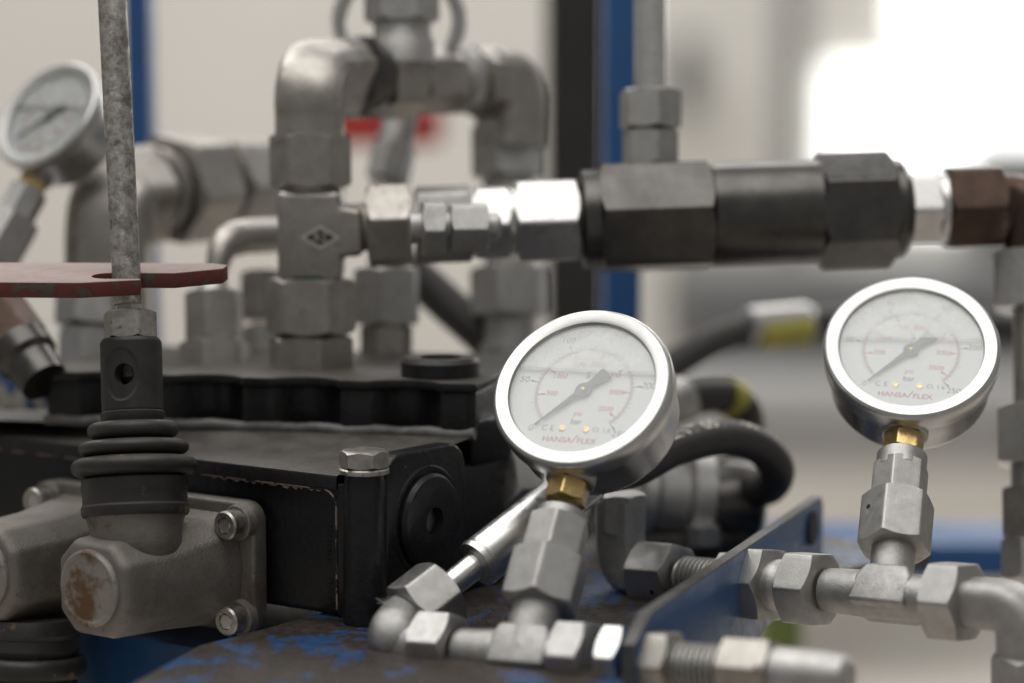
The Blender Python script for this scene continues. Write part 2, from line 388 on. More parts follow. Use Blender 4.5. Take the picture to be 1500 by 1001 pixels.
# base plate
def G(px, py, z):
    r = ray(px, py); return CAM + r * ((z - CAM.z) / r.z)
zbp = zbot - .0005
bl = [G(20, 1100, zbp), G(290, 945, zbp), G(380, 922, zbp), G(380, 922, zbp) + BK * .3, G(380, 922, zbp) + BK * .3 + E1 * .14]
LB1 = Axis(P(648, 952, .895), P(1105, 985, .842)); LB2 = Axis(P(985, 845, .988), P(1400, 881, .905))
br0 = LB1.x(940); br1 = LB2.x(1090)
bd_ = V((br1.x - br0.x, br1.y - br0.y, 0)).normalized()
bl += [V((br1.x, br1.y, zbp)) + bd_ * .045, V((br0.x, br0.y, zbp)) - bd_ * .22]
bl += [G(400, 1200, zbp)]
single('base_plate', 'rusty steel base plate with flaking blue paint under the black valve', 'plate',
       prism(V((0, 0, 0)) + ZZ * (zbp - .009), RT, V((0, 1, 0)), ZZ, [(p.x, p.y) for p in bl], .009, .0012), M['base'])
single('frame_rail', 'dark blue frame rail below the rusty base plate', 'rail', box(V((O.x, O.y, zbot - .055)), E1, BK, ZZ, -0.42, 0.02, -.02, 0.10, 0, .04, .002), M['blue'])
# valve
t = Thing('control_valve', 'black painted hydraulic control valve block with hex bolt and round port plug', 'valve', V((O.x, O.y, zbot)))
def Bx(x0, x1, y0, y1, z0, z1, bev=.0015, seg=2): return box(O, E1, BK, ZZ, x0, x1, y0, y1, z0, z1, bev, seg)
t.part('body', Bx(-.36, -.003, .003, .115, zbot, ztop - .004, .003, 3), M['black_plain'])
# sloping dusty top slab
YU = radians(14); EU = V((cos(YU), -sin(YU), 0)); BU = V((sin(YU), cos(YU), 0))
U0 = P(455, 632, 1.005); zsl = U0.z
def UL(px, off=0.0): return Axis(U0 + BU * off, U0 + BU * off + EU).x(px)
UR = UL(694); ULf = UL(66)
tl = O3 + E1 * -.36; tl.z = ztop
fr = [O3 + E1 * -.36 - BK * .0025, O3 + E1 * -.012 - BK * .0025]
tt = (O3 - U0).dot(E1) / EU.dot(E1)
XI = U0 + EU * tt; print('right end px', 750 + (XI - CAM).dot(RT) / dep(XI) * FPX, 'depth', dep(XI), 'b', (XI - O3).dot(BK))
bkp = [UL(-260), XI]
def q4(p, zl, zh): return zl, zh
def col(p, z): return V((p.x, p.y, z))
NS = 12
def slabrow(p, q, z, dip=0.0):
    return [col(p.lerp(q, k / NS), z - dip) for k in range(NS + 1)]
rows = [slabrow(fr[0], fr[1], ztop - .0055), slabrow(fr[0], fr[1], ztop - .0012), slabrow(fr[0] + BK * .0005, fr[1] + BK * .0005, ztop - .0003),
        slabrow(fr[0] + BK * .0014, fr[1] + BK * .0014, ztop)]
b2, b3 = fr[0] + BK * .012, O3 + BK * .014
rows += [slabrow(b2, b3, ztop + .0010)]
for f in (.35, .7, 1.0): rows.append([col(b2.lerp(bkp[0], f).lerp(b3.lerp(bkp[1], f), k / NS), ztop + .001 + (zsl - ztop - .001) * f ** 1.15) for k in range(NS + 1)])
rows += [slabrow(bkp[0] + BU * .008, bkp[1] + BU * .1, zsl), slabrow(bkp[0] + BU * .008, bkp[1] + BU * .1, ztop - .0055)]
vs = [p for r in rows for p in r]; fs = []
for i in range(len(rows) - 1):
    for k in range(NS): n0 = i * (NS + 1) + k; fs.append((n0, n0 + 1, n0 + NS + 2, n0 + NS + 1))
w1 = NS + 1
fs.append(tuple(i * w1 for i in range(len(rows)))); fs.append(tuple(i * w1 + NS for i in range(len(rows)))[::-1])
t.part('top_plate', (vs, fs), M['black_paint'])
# rim round the recessed front panel
rim = [(-.0125, zbot + .002), (-.0125, ztop - .011)]
for k in range(7):
    a = k / 6 * pi / 2; rim.append((-.0195 + .007 * cos(a), ztop - .013 + .007 * sin(a)))
rim += [(-.36, ztop - .006), (-.36, ztop - .0035), (-.006, ztop - .0035), (-.006, zbot + .002)]
t.part('panel_rim', prism(O - BK * .0018, E1, ZZ, BK, rim, .007, .0008), M['black_paint'])
chips = []
x = -.020
while x > -.075:
    l = random.uniform(.002, .006); h = random.uniform(.0005, .0011)
    pts = [(x, 0), (x - l * .3, -h), (x - l * .7, -h * random.uniform(.3, 1)), (x - l, 0)]
    chips.append(prism(O + ZZ * (ztop - .0066) - BK * .00205, E1, ZZ, BK, pts, .0003)); x -= l * random.uniform(1.0, 1.8)
z = ztop - .016
while z > ztop - .034:
    l = random.uniform(.0015, .004)
    chips.append(prism(O + E1 * -.0129 - BK * .00205, E1, ZZ, BK, [(0, z), (random.uniform(.0003, .0008), z - l / 2), (0, z - l)], .0003)); z -= l * random.uniform(1.2, 2.6)
wl = [O + E1 * x + ZZ * z - BK * .0019 for x, z in ([(-.0126, zbot + .004 + k * (ztop - .015 - zbot - .004) / 8) for k in range(9)] + rim[2:9] + [(-.03 - .33 * k / 10, ztop - .0061) for k in range(11)])]
t.part('worn_edge', sweep(wl, .00045, 8), M['worn_edge'])
o = t.part('paint_chips', join(*chips), M['chip']); o['kind'] = 'stuff'
# worn raised casting strokes along the panel edge
mk_ = []
for zc_ in [ztop - .020 - .0019 * i for i in range(9)] + [ztop - .043 - .0019 * i for i in range(6)]:
    x = -.0195 + random.uniform(-.0006, .0006); hh = random.uniform(.0012, .0021)
    mk_.append(prism(O + BK * .0026, E1, ZZ, BK, [(x - hh, zc_), (x + hh * .4, zc_ + random.uniform(-.0006, .0006)), (x + hh * .4, zc_ + .0005), (x - hh, zc_ + .0005)], .0006))
o = t.part('cast_marks', join(*mk_), M['black_plain']); o['kind'] = 'stuff'
BO = O + E1 * -.0025 + BK * .003
t.part('bolt_boss', rev(V((BO.x, BO.y, zbot)), ZZ, [(0, .0086), (ztop - zbot - .002, .0080), (ztop - zbot + .0012, .0072)]), M['black_plain'])
bz = V((BO.x, BO.y, ztop + .0012))
b = t.part('bolt', hexn(bz + ZZ * .0021, bz + ZZ * .0090, .0172, 20, hole=.05, ch=.90), M['nutworn'])
t.part('washer', rev(bz, ZZ, [(0, .0098), (.0016, .0098), (.0020, .0092)]), M['nutworn'], b)
t.part('corner_web', Bx(-.012, -.0012, .074, .1145, ztop - .006, zsl + .006, .003, 3), M['black_plain'])
# right face: port boss, plug
PL = Axis(O3 + E1 * .001, O3 + E1 * .001 + BK).x(618); PLz = P(622, 762, dep(PL)).z
pc = V((PL.x, PL.y, PLz))
def rr(w, h, r, n=5):
    pts = []
    for cx, cy, a0 in ((w - r, h - r, 0), (-w + r, h - r, 90), (-w + r, -h + r, 180), (w - r, -h + r, 270)):
        for k in range(n + 1): a = radians(a0 + 90 * k / n); pts.append((cx + r * cos(a), cy + r * sin(a)))
    return pts
t.part('port_boss', prism(pc - E1 * .006, BK, ZZ, E1, [(x, y) for x, y in rr(.0265, .029, .011)], .0085, .0015, 3), M['black_plain'])
t.part('port_ring', rev(pc - E1 * .001, E1, [(0, .0225), (.0035, .0222), (.0042, .0215), (.0042, .0200), (.001, .0198)], 56, False), M['black_plain'])
pg = t.part('port_plug', rev(pc, E1, [(0, .0190), (.0045, .0190), (.0062, .0178), (.0066, .0165), (.0066, .0056), (.0012, .0052), (.0010, .0001)], 56, False), M['black_plain'])
t.part('hex_socket', hexn(pc + E1 * .0005, pc + E1 * .0028, .0098, 0, hole=.75), M['old_zinc'], pg)
# upper casting with scalloped front
ut = P(455, 553, 1.005).z
wU = (UR - ULf).length
sc = [(0, .10), (0, .002), (.002, 0)]
x = .004
while x < wU - .006:
    ph = ((x - .004) / .0425) % 1.0
    off = .0 if ph < .36 else .013 * sin((ph - .36) / .64 * pi) ** .6
    sc.append((x, off)); x += .0043
sc += [(wU - .003, 0), (wU, .003), (wU, .10)]
z0 = zsl - .001
t.part('upper_casting', prism(V((ULf.x, ULf.y, z0)), EU, BU, ZZ, sc, ut - z0 - .004, .0012), M['black_paint'])
t.part('upper_flange', prism(V((ULf.x, ULf.y, ut - .0042)), EU, BU, ZZ, [(-.002, .105), (-.002, 0)] + [(x, y * .62 - .0022) for x, y in sc[2:-3]] + [(wU + .0015, -.001), (wU + .0015, .105)], .0042, .0012, 2), M['black_paint'])
t.part('base_fillet', sweep([ULf + EU * (wU * k / 30) + BU * (.0015) + ZZ * (.0008 + .0004 * sin(k * 1.7)) for k in range(31)], .0026, 12), M['dust_glint'])
c = UL(645, .022)
t.part('plug_cap', rev(V((c.x, c.y, ut)), ZZ, [(0, .0165), (.006, .0165), (.0078, .0150), (.0078, .009), (.006, .0085)], 48), M['black_paint'])

# ================================================================ LEVER HOUSINGS (cast aluminium) WITH BOOTS
def housing(C, label, boot_up):
    t = Thing('lever_housing', label, 'housing', C + BK * .03 - ZZ * .022, None)
    def sec(s, w, hU, hD, ch, mid):
        pts = [(-w, -hD + ch), (-w, hU - ch), (-w + ch, hU), (w - ch, hU), (w, hU - ch), (w + mid, 0), (w, -hD + ch), (w - ch, -hD), (-w + ch, -hD)]
        return [C + BK * s + E1 * x + ZZ * y for x, y in pts]
    body = loft([sec(.0, .0165, .0165, .0175, .0075, .0004), sec(.003, .0180, .0180, .0190, .0078, .001), sec(.030, .0195, .0190, .0205, .0085, .0015),
                 sec(.057, .0215, .0215, .0225, .007, .002), sec(.0605, .0225, .0225, .0235, .007, .002)], .0016, 3)
    t.part('body', body, M['cast'])
    n = 13
    cap = t.part('end_cap', rev(C + BK * .001, -BK, [(0, .0152), (.0022, .0150), (.0030, .0141), (.0030, .0134), (.0024, .0126), (.0026, .0060), (.0027, .0002)], 56), M['cast_cap'], label='round end cap stained with rust' if boot_up else None)
    F0 = C + BK * .060
    fl = [(x, y) for x, y in rr(.0300, .0265, .008)]
    t.part('flange', prism(F0 + ZZ * .0005, E1, ZZ, BK, fl, .0085, .0014, 3), M['cast'])
    for sx in (-1, 1):
        for sz in (-1, 1):
            q = F0 + E1 * (.0235 * sx) + ZZ * (.0192 * sz)
            t.part('screw_boss', rev(q + BK * .001, -BK, [(0, .0078), (.0035, .0072), (.0040, .0066)], 32), M['cast'])
            s = t.part('socket_screw', rev(q - BK * .0030, -BK, [(0, .0058), (.0062, .0058), (.0070, .0051), (.0070, .0033), (.0052, .0030), (.0052, .0001)], 36, True), M['nutworn'])
            t.part('hex_recess', hexn(q - BK * .0098, q - BK * .0083, .0056, 10, hole=.85), M['zinc_bright'], s)
    return t
hs = housing(H0, 'grey cast lever housing with rust stained round cap under the ribbed boot', True)
LH = H0 - E1 * .060 - ZZ * .001
h2 = housing(LH, 'grey cast lever housing beside the rust capped one, boot hanging below', False)

# boot axis
RODA = Axis(P(199, 775, .942), P(190, 440, .952))
boot_prof = [(757, 76), (752, 79), (742, 79), (739, 76.5), (722, 76.5), (719, 78), (702, 77.5), (699, 72)]
def ridge(yc, h, r, rin):
    out = []
    for k in range(9):
        a = -pi / 2 + pi * k / 8
        out.append((yc - h * sin(a), rin + (r - rin) * max(cos(a), 0) ** .55))
    return out
boot_prof += ridge(684, 14.5, 92, 62) + ridge(657, 11.5, 81, 54) + ridge(631, 12.5, 67, 45) + [(614, 46), (612, 47), (605, 47), (603, 44)]
t = Thing('rubber_boot', 'ribbed black rubber boot on the rust capped lever housing', 'boot', RODA.y(757))
t.part('bellows', revx(RODA, boot_prof, 'y', 64), M['rubber'])
hs.part('neck', revx(RODA, [(835, 40), (812, 62), (796, 67), (780, 67), (768, 69), (756, 73)], 'y', 48), M['cast'])
# second boot hanging below the left housing
BA = Axis(P(45, 890, .975), P(42, 1020, .975))
hb = [(905, 70), (915, 74), (925, 76), (930, 74), (932, 72), (948, 74)] + [(y, r) for y, r in [(2 * 975 - y, r) for y, r in ridge(975, 16, 84, 68)]] + [(1000, 70), (1014, 80), (1030, 82), (1060, 70)]
t = Thing('rubber_boot', 'black rubber boot hanging under the second cast housing', 'boot', BA.y(1000))
t.part('bellows', revx(BA, hb, 'y', 56), M['rubber'])

# ================================================================ CONTROL ROD
t = Thing('control_rod', 'worn round steel lever rod screwed into a black drilled sleeve', 'rod', RODA.y(600))
RA = Axis(P(187, 440, .949), P(164, -12, .962))
t.part('rod', revx(RA, [(446, 20.5), (430, 21), (200, 21.2), (-14, 21.2)], 'y', 40), M['rod'])
t.part('flatted_end', hexx(RODA, 462, 428, 40, 8, 'y', hole=.2), M['nutworn'])
t.part('lock_nut', hexx(RODA, 498, 456, 80, 16, 'y', hole=.45, ch=.9), M['nutworn'])
# sleeve with a real through hole: open tube wall cut by boolean-free construction
def drilled_sleeve():
    p0, p1 = RODA.y(607), RODA.y(497); ax = (p1 - p0); Hh = ax.length; ax.normalize()
    u, v = frame(ax, CAM - p0)
    R0 = S(45, .948); R1 = R0 * .62
    bm = bmesh.new()
    hc = Hh * .50; hr = S(15.5, .948); hx = -S(12, .948)      # hole centre height, radius, sideways offset
    th0 = math.asin(hx / R0)
    NT, NZ = 176, 72
    grid = {}; hole = set()
    def loc(i, j):
        th = 2 * pi * i / NT; dth = (th - th0 + pi) % (2 * pi) - pi
        return dth * R0, Hh * j / NZ - hc
    for i in range(NT):
        for j in range(NZ):
            s_, q = loc(i + .5, j + .5)
            if s_ * s_ + q * q < hr * hr: hole.add((i, j))
    edge = {}
    for i in range(NT):
        for j in range(1, NZ):
            k = sum(((i - a) % NT, j - b) in hole for a in (0, 1) for b in (0, 1))
            if 0 < k < 4: edge[i, j] = 1
    for lay, R in ((0, R0), (1, R1)):
        for i in range(NT):
            for j in range(NZ + 1):
                s_, q = loc(i, j)
                if (i, j) in edge:
                    r = sqrt(s_ * s_ + q * q); s_ *= hr / r; q *= hr / r
                rr_ = R
                e = min(q + hc, Hh - q - hc)
                if lay == 0:
                    if e < .0014: rr_ = R - (.0014 - e) * .7
                    fx = s_ + .0012                        # shallow milled flat round the hole
                    m_ = (fx / (hr * 1.75)) ** 2 + (q / (hr * 2.5)) ** 2
                    if m_ < 1: rr_ = R - .0005 * min(1, (1 - m_) * 9)
                grid[lay, i, j] = bm.verts.new(p0 + ax * (q + hc) + u * (rr_ * cos(th0 + s_ / R0)) + v * (rr_ * sin(th0 + s_ / R0)))
    for i in range(NT):
        i2 = (i + 1) % NT
        for j in range(NZ):
            if (i, j) in hole: continue
            bm.faces.new((grid[0, i, j], grid[0, i2, j], grid[0, i2, j + 1], grid[0, i, j + 1]))
            bm.faces.new((grid[1, i, j], grid[1, i, j + 1], grid[1, i2, j + 1], grid[1, i2, j]))
    for (i, j) in hole:                                        # wall of the hole
        i2 = (i + 1) % NT
        for (a, b, nb) in (((i, j), (i2, j), (i, j - 1)), ((i2, j + 1), (i, j + 1), (i, j + 1)), ((i, j + 1), (i, j), ((i - 1) % NT, j)), ((i2, j), (i2, j + 1), (i2, j))):
            if nb not in hole:
                bm.faces.new((grid[0, a[0], a[1]], grid[1, a[0], a[1]], grid[1, b[0], b[1]], grid[0, b[0], b[1]]))
    for j in (0, NZ):
        for i in range(NT):
            i2 = (i + 1) % NT
            bm.faces.new((grid[0, i, j], grid[1, i, j], grid[1, i2, j], grid[0, i2, j]))
    bm.verts.index_update()
    r = ([v_.co.copy() for v_ in bm.verts], [tuple(v_.index for v_ in f.verts) for f in bm.faces]); bm.free(); return r
t.part('sleeve', drilled_sleeve(), M['sleeve'])
thr = []
y = 556
while y > 500: thr += [(y, 20), (y - 2.0, 23.0)]; y -= 4
t.part('threaded_end', revx(RODA, [(562, 15)] + thr, 'y', 36), M['zinc'])

# ================================================================ RED LINKAGE PLATE
R0 = P(187, 404, .945)
ux = (RT * .996 + V((0, -.05, 0.0))).normalized(); uyv = (V((0, cos(radians(5.5)), sin(radians(5.5))))).normalized(); uzv = ux.cross(uyv).normalized()
pl = [(-.075, -.0150), (-.0165, -.0158), (.0062, -.0088), (.0062, -.0066), (-.0075, -.0066)]
for k in range(1, 8): a = -pi / 2 - pi * k / 8; pl.append((-.0075 + .0066 * cos(a), .0066 * sin(a)))
pl += [(-.0075, .0066), (.0175, .0066), (.0355, .0175), (.0365, .026), (.030, .030), (-.075, .030)]
single('linkage_plate', 'dusty red painted steel plate slotted around the lever rod', 'plate', prism(R0 - uzv * .0062, ux, uyv, uzv, pl, .0062, .0006), M['red'])

# ================================================================ GAUGES
def gauge(label, px, py, n, T, halfpx, lean, level=.006, name='pressure_gauge', detail=True, k=None, zc=.013):
    """n: face normal; T: point the stem aims at"""
    rv = ray(px, py); d = (T + n * zc - CAM).dot(n) / rv.dot(n)
    C = CAM + rv * d
    R = S(halfpx, d); k = R / .0345
    Y = (C - n * zc - T).normalized(); X = Y.cross(n).normalized()
    def W(x, y, z): return C + X * (x * k) + Y * (y * k) + n * (z * k)
    mm = .001
    t = Thing(name, label, 'gauge', W(0, -.036, -.013), 'pressure gauges on the hydraulic lines')
    rv_ = lambda prof, seg=72, caps=True: rev(C, n, [(z * k * mm, r * k * mm) for z, r in prof], seg, caps)
    t.part('case', rv_([(-30, 1), (-30, 26), (-29, 29), (-27, 30.6), (-25, 31.2), (-8, 31.4), (-7, 32)]), M['case'])
    t.part('bezel', rv_([(-9.5, 31.8), (-9.5, 33.4), (-8.6, 34.0), (-2.0, 34.5), (-.5, 34.3), (.5, 33.7), (1.0, 32.8), (.8, 29.6), (.5, 28.3), (0, 27.9), (-.7, 27.7), (-4.4, 27.7)], 96, False), M['stainless'])
    dial = t.part('dial', rv_([(-4, 29), (-3.2, 29), (-3.2, .2)], 72, False), M['dial'])
    def ringgeo(r0, r1, z, a0, a1, nn=64):
        vs = []; fs = []
        for i in range(nn + 1):
            a = radians(a0 + (a1 - a0) * i / nn)
            for r in (r0, r1): vs.append(W(r * cos(a) * mm, r * sin(a) * mm, z * mm))
        for i in range(nn): fs.append((2 * i, 2 * i + 1, 2 * i + 3, 2 * i + 2))
        return vs, fs
    def tick(a, r0, r1, wd, z=-3.13):
        a = radians(a); c, s_ = cos(a), sin(a)
        return [W((r * c - o_ * s_) * mm, (r * s_ + o_ * c) * mm, z * mm) for r, o_ in ((r0, -wd), (r1, -wd), (r1, wd), (r0, wd))], [(0, 1, 2, 3)]
    A = lambda bar: 225 - 270 * bar / 250
    Ap = lambda psi: A(psi / 14.504)
    g = []
    for i in range(51):
        big = i % 10 == 0; mid = i % 5 == 0
        g.append(tick(A(i * 5), 18.9, 21.0 if big else (20.4 if mid else 19.9), .17 if big else .08))
        if big: g.append(tick(A(i * 5), 20.6, 22.0, .36))
    g.append(ringgeo(18.6, 18.85, -3.13, -45, 225))
    t.part('bar_scale', join(*g), M['ink'], dial)
    g = [ringgeo(17.9, 18.25, -3.13, -45, 225)]
    for i in range(37):
        big = i % 5 == 0
        g.append(tick(Ap(i * 100), 16.2 if big else 17.0, 18.0, .22 if big else .08))
        if big and i: g.append(tick(Ap(i * 100), 14.9, 16.4, .40))
    t.part('psi_scale', join(*g), M['ink_red'], dial)
    def txt(s_, x, y, size, m, nm, shear=0, sx=1.0, bold=0.0, z=-3.12):
        t.part(nm, textgeo(s_, W(x * mm, y * mm, z * mm), X, Y, size * k * mm, 0, shear, 'CENTER', sx, bold), m, dial)
    for bar in (0, 50, 100, 150, 200, 250):
        a = radians(A(bar)); r = 24.6 if bar else 24.0
        txt(str(bar), r * cos(a), r * sin(a), 3.7, M['ink'], 'numeral', .1, 1.0, 0.0)
    for psi in range(500, 3501, 500):
        a = radians(Ap(psi)); r = 12.2
        txt(str(psi), r * cos(a) * 1.02, r * sin(a), 3.0, M['ink_red'], 'numeral', .1, 1.0, .008)
    txt('S', .2, 7.0, 3.8, M['ink'], 'lettering', 0, 1.1, .01)
    txt('psi', 0, -9.6, 3.1, M['ink_red'], 'lettering')
    txt('bar', 0, -13.2, 3.3, M['ink'], 'lettering', 0, 1, .01)
    txt('C E', -10.2, -16.6, 3.4, M['ink'], 'lettering')
    txt('Cl. 1.6', 10.6, -16.2, 2.7, M['ink'], 'lettering')
    txt('HANSA', -5.6, -21.2, 3.1, M['ink_red'], 'lettering', 0, 1.12, .02)
    txt('/', .75, -20.6, 4.2, M['ink_red'], 'lettering', .3, 1.0, .03)
    txt('FLEX', 5.9, -21.2, 3.1, M['ink_red'], 'lettering', 0, 1.12, .02)
    for sx in (-1, 1):
        t.part('dial_screw', rev(W(sx * 4.6 * mm, -16.4 * mm, -3.2 * mm), n, [(0, 1.35 * k * mm), (.0004, 1.25 * k * mm), (.0005, .8 * k * mm), (.0003, .7 * k * mm)], 24), M['brass'], dial)
    # pointer
    a = radians(226 - lean)
    c, s_ = cos(a), sin(a)
    pp = [(22.5, -.12), (22.5, .12), (3.2, 1.15), (2.0, 2.4), (0, 3.1), (-2.0, 2.4), (-3.0, 1.5), (-6, 2.0), (-11.2, 3.0), (-11.2, -3.0), (-6, -2.0), (-3.0, -1.5), (-2.0, -2.4), (0, -3.1), (2.0, -2.4), (3.2, -1.15)]
    po = t.part('pointer', prism(W(0, 0, -2.4 * mm), (X * c + Y * s_) * k, (Y * c - X * s_) * k, n, [(x * mm, y * mm) for x, y in pp], .0005 * k), M['pointer'])
    t.part('hub_pin', rev(W(0, 0, -1.9 * mm), n, [(0, .0008 * k), (.0006 * k, .0007 * k), (.0008 * k, .0003 * k)], 20), M['brass'], po)
    # glycerine: level surface is horizontal in the world
    hx = (X * 1.0); lv = n.cross(ZZ).normalized(); upd = lv.cross(n).normalized()
    if upd.z < 0: upd = -upd
    lvl = level * k
    pts = []
    Rg = .0283 * k; a0 = math.asin(lvl / Rg)
    for i in range(49):
        a = pi - a0 + (pi + 2 * a0) * i / 48
        pts.append((Rg * cos(a), Rg * sin(a)))
    rt_ = upd.cross(n).normalized()
    t.part('glycerine', prism(C - n * (.0030 * k), rt_, upd, n, pts, .0016 * k), M['glycerine'])
    cp = []
    for i in range(33):
        a = a0 + .015 + (pi - 2 * a0 - .03) * i / 32
        cp.append((Rg * .985 * cos(a), Rg * .985 * sin(a)))
    t.part('condensation', prism(C - n * (.0014 * k), rt_, upd, n, cp, .0001 * k), M['mist'])
    t.part('glass', rv_([(-1.2, .1), (-1.2, 27.8), (-.6, 27.8), (-.6, .1)], 72, False), M['glass'])
    ax = Axis(T, C - n * zc); t.axis = ax
    p0 = C - n * zc - Y * (.0295 * k)
    t.part('washer', rev(p0, -Y, [(0, .0092 * k), (.004 * k, .0092 * k), (.0048 * k, .0085 * k)], 40), M['zinc'])
    s0 = p0 - Y * (.0046 * k)
    st = t.part('stem', hexn(s0, s0 - Y * (.0080 * k), .0138 * k, 18, hole=.5), M['brass'])
    t.end = s0 - Y * (.0080 * k); t.k = k; t.Y = Y; t.d = d; t.R = R
    return t

# line 2 (right): runs towards the viewer on its right
L2 = Axis(P(985, 845, .988), P(1400, 881, .905))
T2 = L2.x(1303)
g2 = gauge('clear dial pressure gauge on the tee with a level glycerine line, right of bracket plate', 1335, 508, CD(-.106, .588, .80), T2, 129.5, 0, .0052)
L1 = Axis(P(648, 952, .895), P(1105, 985, .842))
T1 = L1.x(770)
g1 = gauge('pressure gauge with washed out dial, its stem in front of the silver hose ferrule', 852, 567, CD(-.28, .549, .788), T1, 137.0, 0, .0085)
T3 = P(6, 345, 1.085)
g3 = gauge('smaller pressure gauge tilted sideways behind the worn steel rod', 68, 167, CD(-.47, .49, .73), T3, 91.5, 0)
print('gauge depths', g1.d, g1.R, g2.d, g2.R, g3.d, g3.R)

def adapter(g, label, ys, w, roll, names=('adapter_body', 'swivel_nut'), mt='zinc'):
    """ys: cyl top, hex top, hex bottom / nut top, nut bottom"""
    t = Thing('gauge_adapter', label, 'fitting', g.axis.y(ys[-1]), 'hex adapters under the gauges')
    ax = g.axis
    b = t.part('adapter_body', join(revx(ax, [(ys[0], w[0] * .93), (ys[0] + 2, w[0]), (ys[1] + 8, w[0])], 'y', 40), hexx(ax, ys[1], ys[2], w[1], roll, 'y', hole=.5)), M[mt])
    nut = t.part('swivel_nut', hexx(ax, ys[2] - 1, ys[3], w[2], roll + 4, 'y', hole=.6), M[mt])
    c = ax.y(ys[3]); return t
adapter(g2, 'zinc hex adapter and swivel nut under the glycerine line gauge', (668, 684, 734, 806), (37, 84, 110), 16)
adapter(g1, 'zinc hex adapter and swivel nut under the washed out gauge', (752, 764, 818, 890), (39, 84, 104), 10, mt='zinc')
t = Thing('gauge_adapter', 'blurred hex adapter under the small tilted gauge', 'fitting', g3.axis.y(345), 'hex adapters under the gauges')
t.part('adapter_body', hexx(g3.axis, 278, 318, 58, 20, 'y', hole=.5), M['zinc'])
t.part('swivel_nut', hexx(g3.axis, 318, 385, 76, 8, 'y', hole=.5), M['zinc'])

# ================================================================ LINE 2 FITTINGS
t = Thing('tee_fitting', 'forged zinc tee with union nuts carrying the glycerine line gauge', 'fitting', T2, 'tee fittings under the gauges')
def teebody(L, T, x0, x1, rpx, br, y1, bpx, half):
    run = revx(L, [(x0, rpx * .9), (x0 + 4, rpx * .93), (T_x(T) - half, rpx), (T_x(T) + half, rpx), (x1, rpx * .95)], 'x', 40)
    br_ = Axis(T, br)
    bb = revx(br_, [(proj(T)[1], bpx), (y1, bpx * .97)], 'y', 40)
    u = L.d; v = (br_.d - u * br_.d.dot(u)).normalized(); wv = u.cross(v)
    r = S(rpx, dep(T)); h = S(half, dep(T)) / max(.3, abs(u.dot(RT)))
    blk = prism(T - wv * (r * 1.02), u, v, wv, [(-h, -r * .86), (h, -r * .86), (h, r * .45), (S(bpx, dep(T)) * 1.02, r * 1.02), (-S(bpx, dep(T)) * 1.02, r * 1.02), (-h, r * .45)], r * 2.04, r * .2, 3)
    return join(run, bb, blk)
def proj(p):
    q = p - CAM; d = q.dot(FW); return 750 + q.dot(RT) / d * FPX, 500.5 - q.dot(UP) / d * FPX
def T_x(p): return proj(p)[0]
t.part('tee_body', teebody(L2, T2, 1212, 1378, 35, g2.axis.A + g2.Y, 795, 33, 36), M['forged'])
t.part('union_nut', hexx(L2, 1160, 1208, 102, 4), M['zinc'], label='union nut next to the bracket plate')
t.part('union_nut', hexx(L2, 1370, 1422, 109, 6), M['zinc'])
wv = (CAM - T2).normalized()
tw = T2 + wv * S(38, .92) * 1.02
t = Thing('elbow_fitting', 'zinc elbow turning down with nut after the glycerine gauge tee', 'fitting', P(1480, 960, .89))
ea = L2.x(1418); eb = L2.x(1500)
dn = (-ZZ * .98 + BK * .05).normalized()
pts = [ea, L2.x(1464)] + [L2.x(1464) + (eb - L2.x(1464)) * sin(a) + dn * ((eb - L2.x(1464)).length * (1 - cos(a))) for a in [pi / 2 * k / 6 for k in range(1, 7)]]
pts += [pts[-1] + dn * .022]
t.part('elbow_body', sweep(pts, S(37, .89), 28, 3.4), M['forged'])
EA = Axis(pts[-1] - dn * .03, pts[-1])
t.part('union_nut', hexx(EA, 958, 1040, 88, 10, 'y'), M['zinc'])

t = Thing('bulkhead_coupling', 'threaded bulkhead coupling through the blue bracket to the glycerine gauge tee', 'fitting', L2.x(1090), 'bulkhead couplings through the bracket plate')
th = [(1000, 28)]
x = 1003
while x < 1086: th += [(x, 26), (x + 2.0, 32), (x + 3.4, 32), (x + 5.2, 26)]; x += 6.4
t.part('thread', revx(L2, th, 'x', 40), M['zinc'])
t.part('lock_nut', hexx(L2, 1062, 1088, 84, 2), M['zinc'])
t.part('hex_collar', hexx(L2, 1104, 1134, 102, 2), M['zinc'])
t.part('coupling_end', revx(L2, [(1130, 38), (1141, 39), (1146, 37), (1150, 34), (1162, 34)], 'x', 40), M['zinc'])

t = Thing('elbow_fitting', 'dull forged elbow stamped 15L behind the bracket plate', 'fitting', P(905, 860, 1.0))
e0 = L2.x(955); ec = L2.x(908)
upv = (ZZ).normalized()
pts = [e0, ec + (e0 - ec) * .45] + [ec + (e0 - ec) * .45 * (1 - sin(a)) + upv * (.017 * (1 - cos(a))) for a in [pi / 2 * k / 6 for k in range(1, 7)]] + [ec + upv * .030]
t.part('elbow_body', sweep(pts, [S(31, 1.0)] * len(pts), 28, 4.5, ref=(CAM - ec)), M['forged'])
t.part('union_nut', hexx(L2, 940, 996, 90, -6), M['zinc'])
VA = Axis(ec, ec + upv)
t.part('top_nut', hexx(VA, 778, 722, 76, 24, 'y'), M['forged'])
wv = (CAM - ec).normalized()

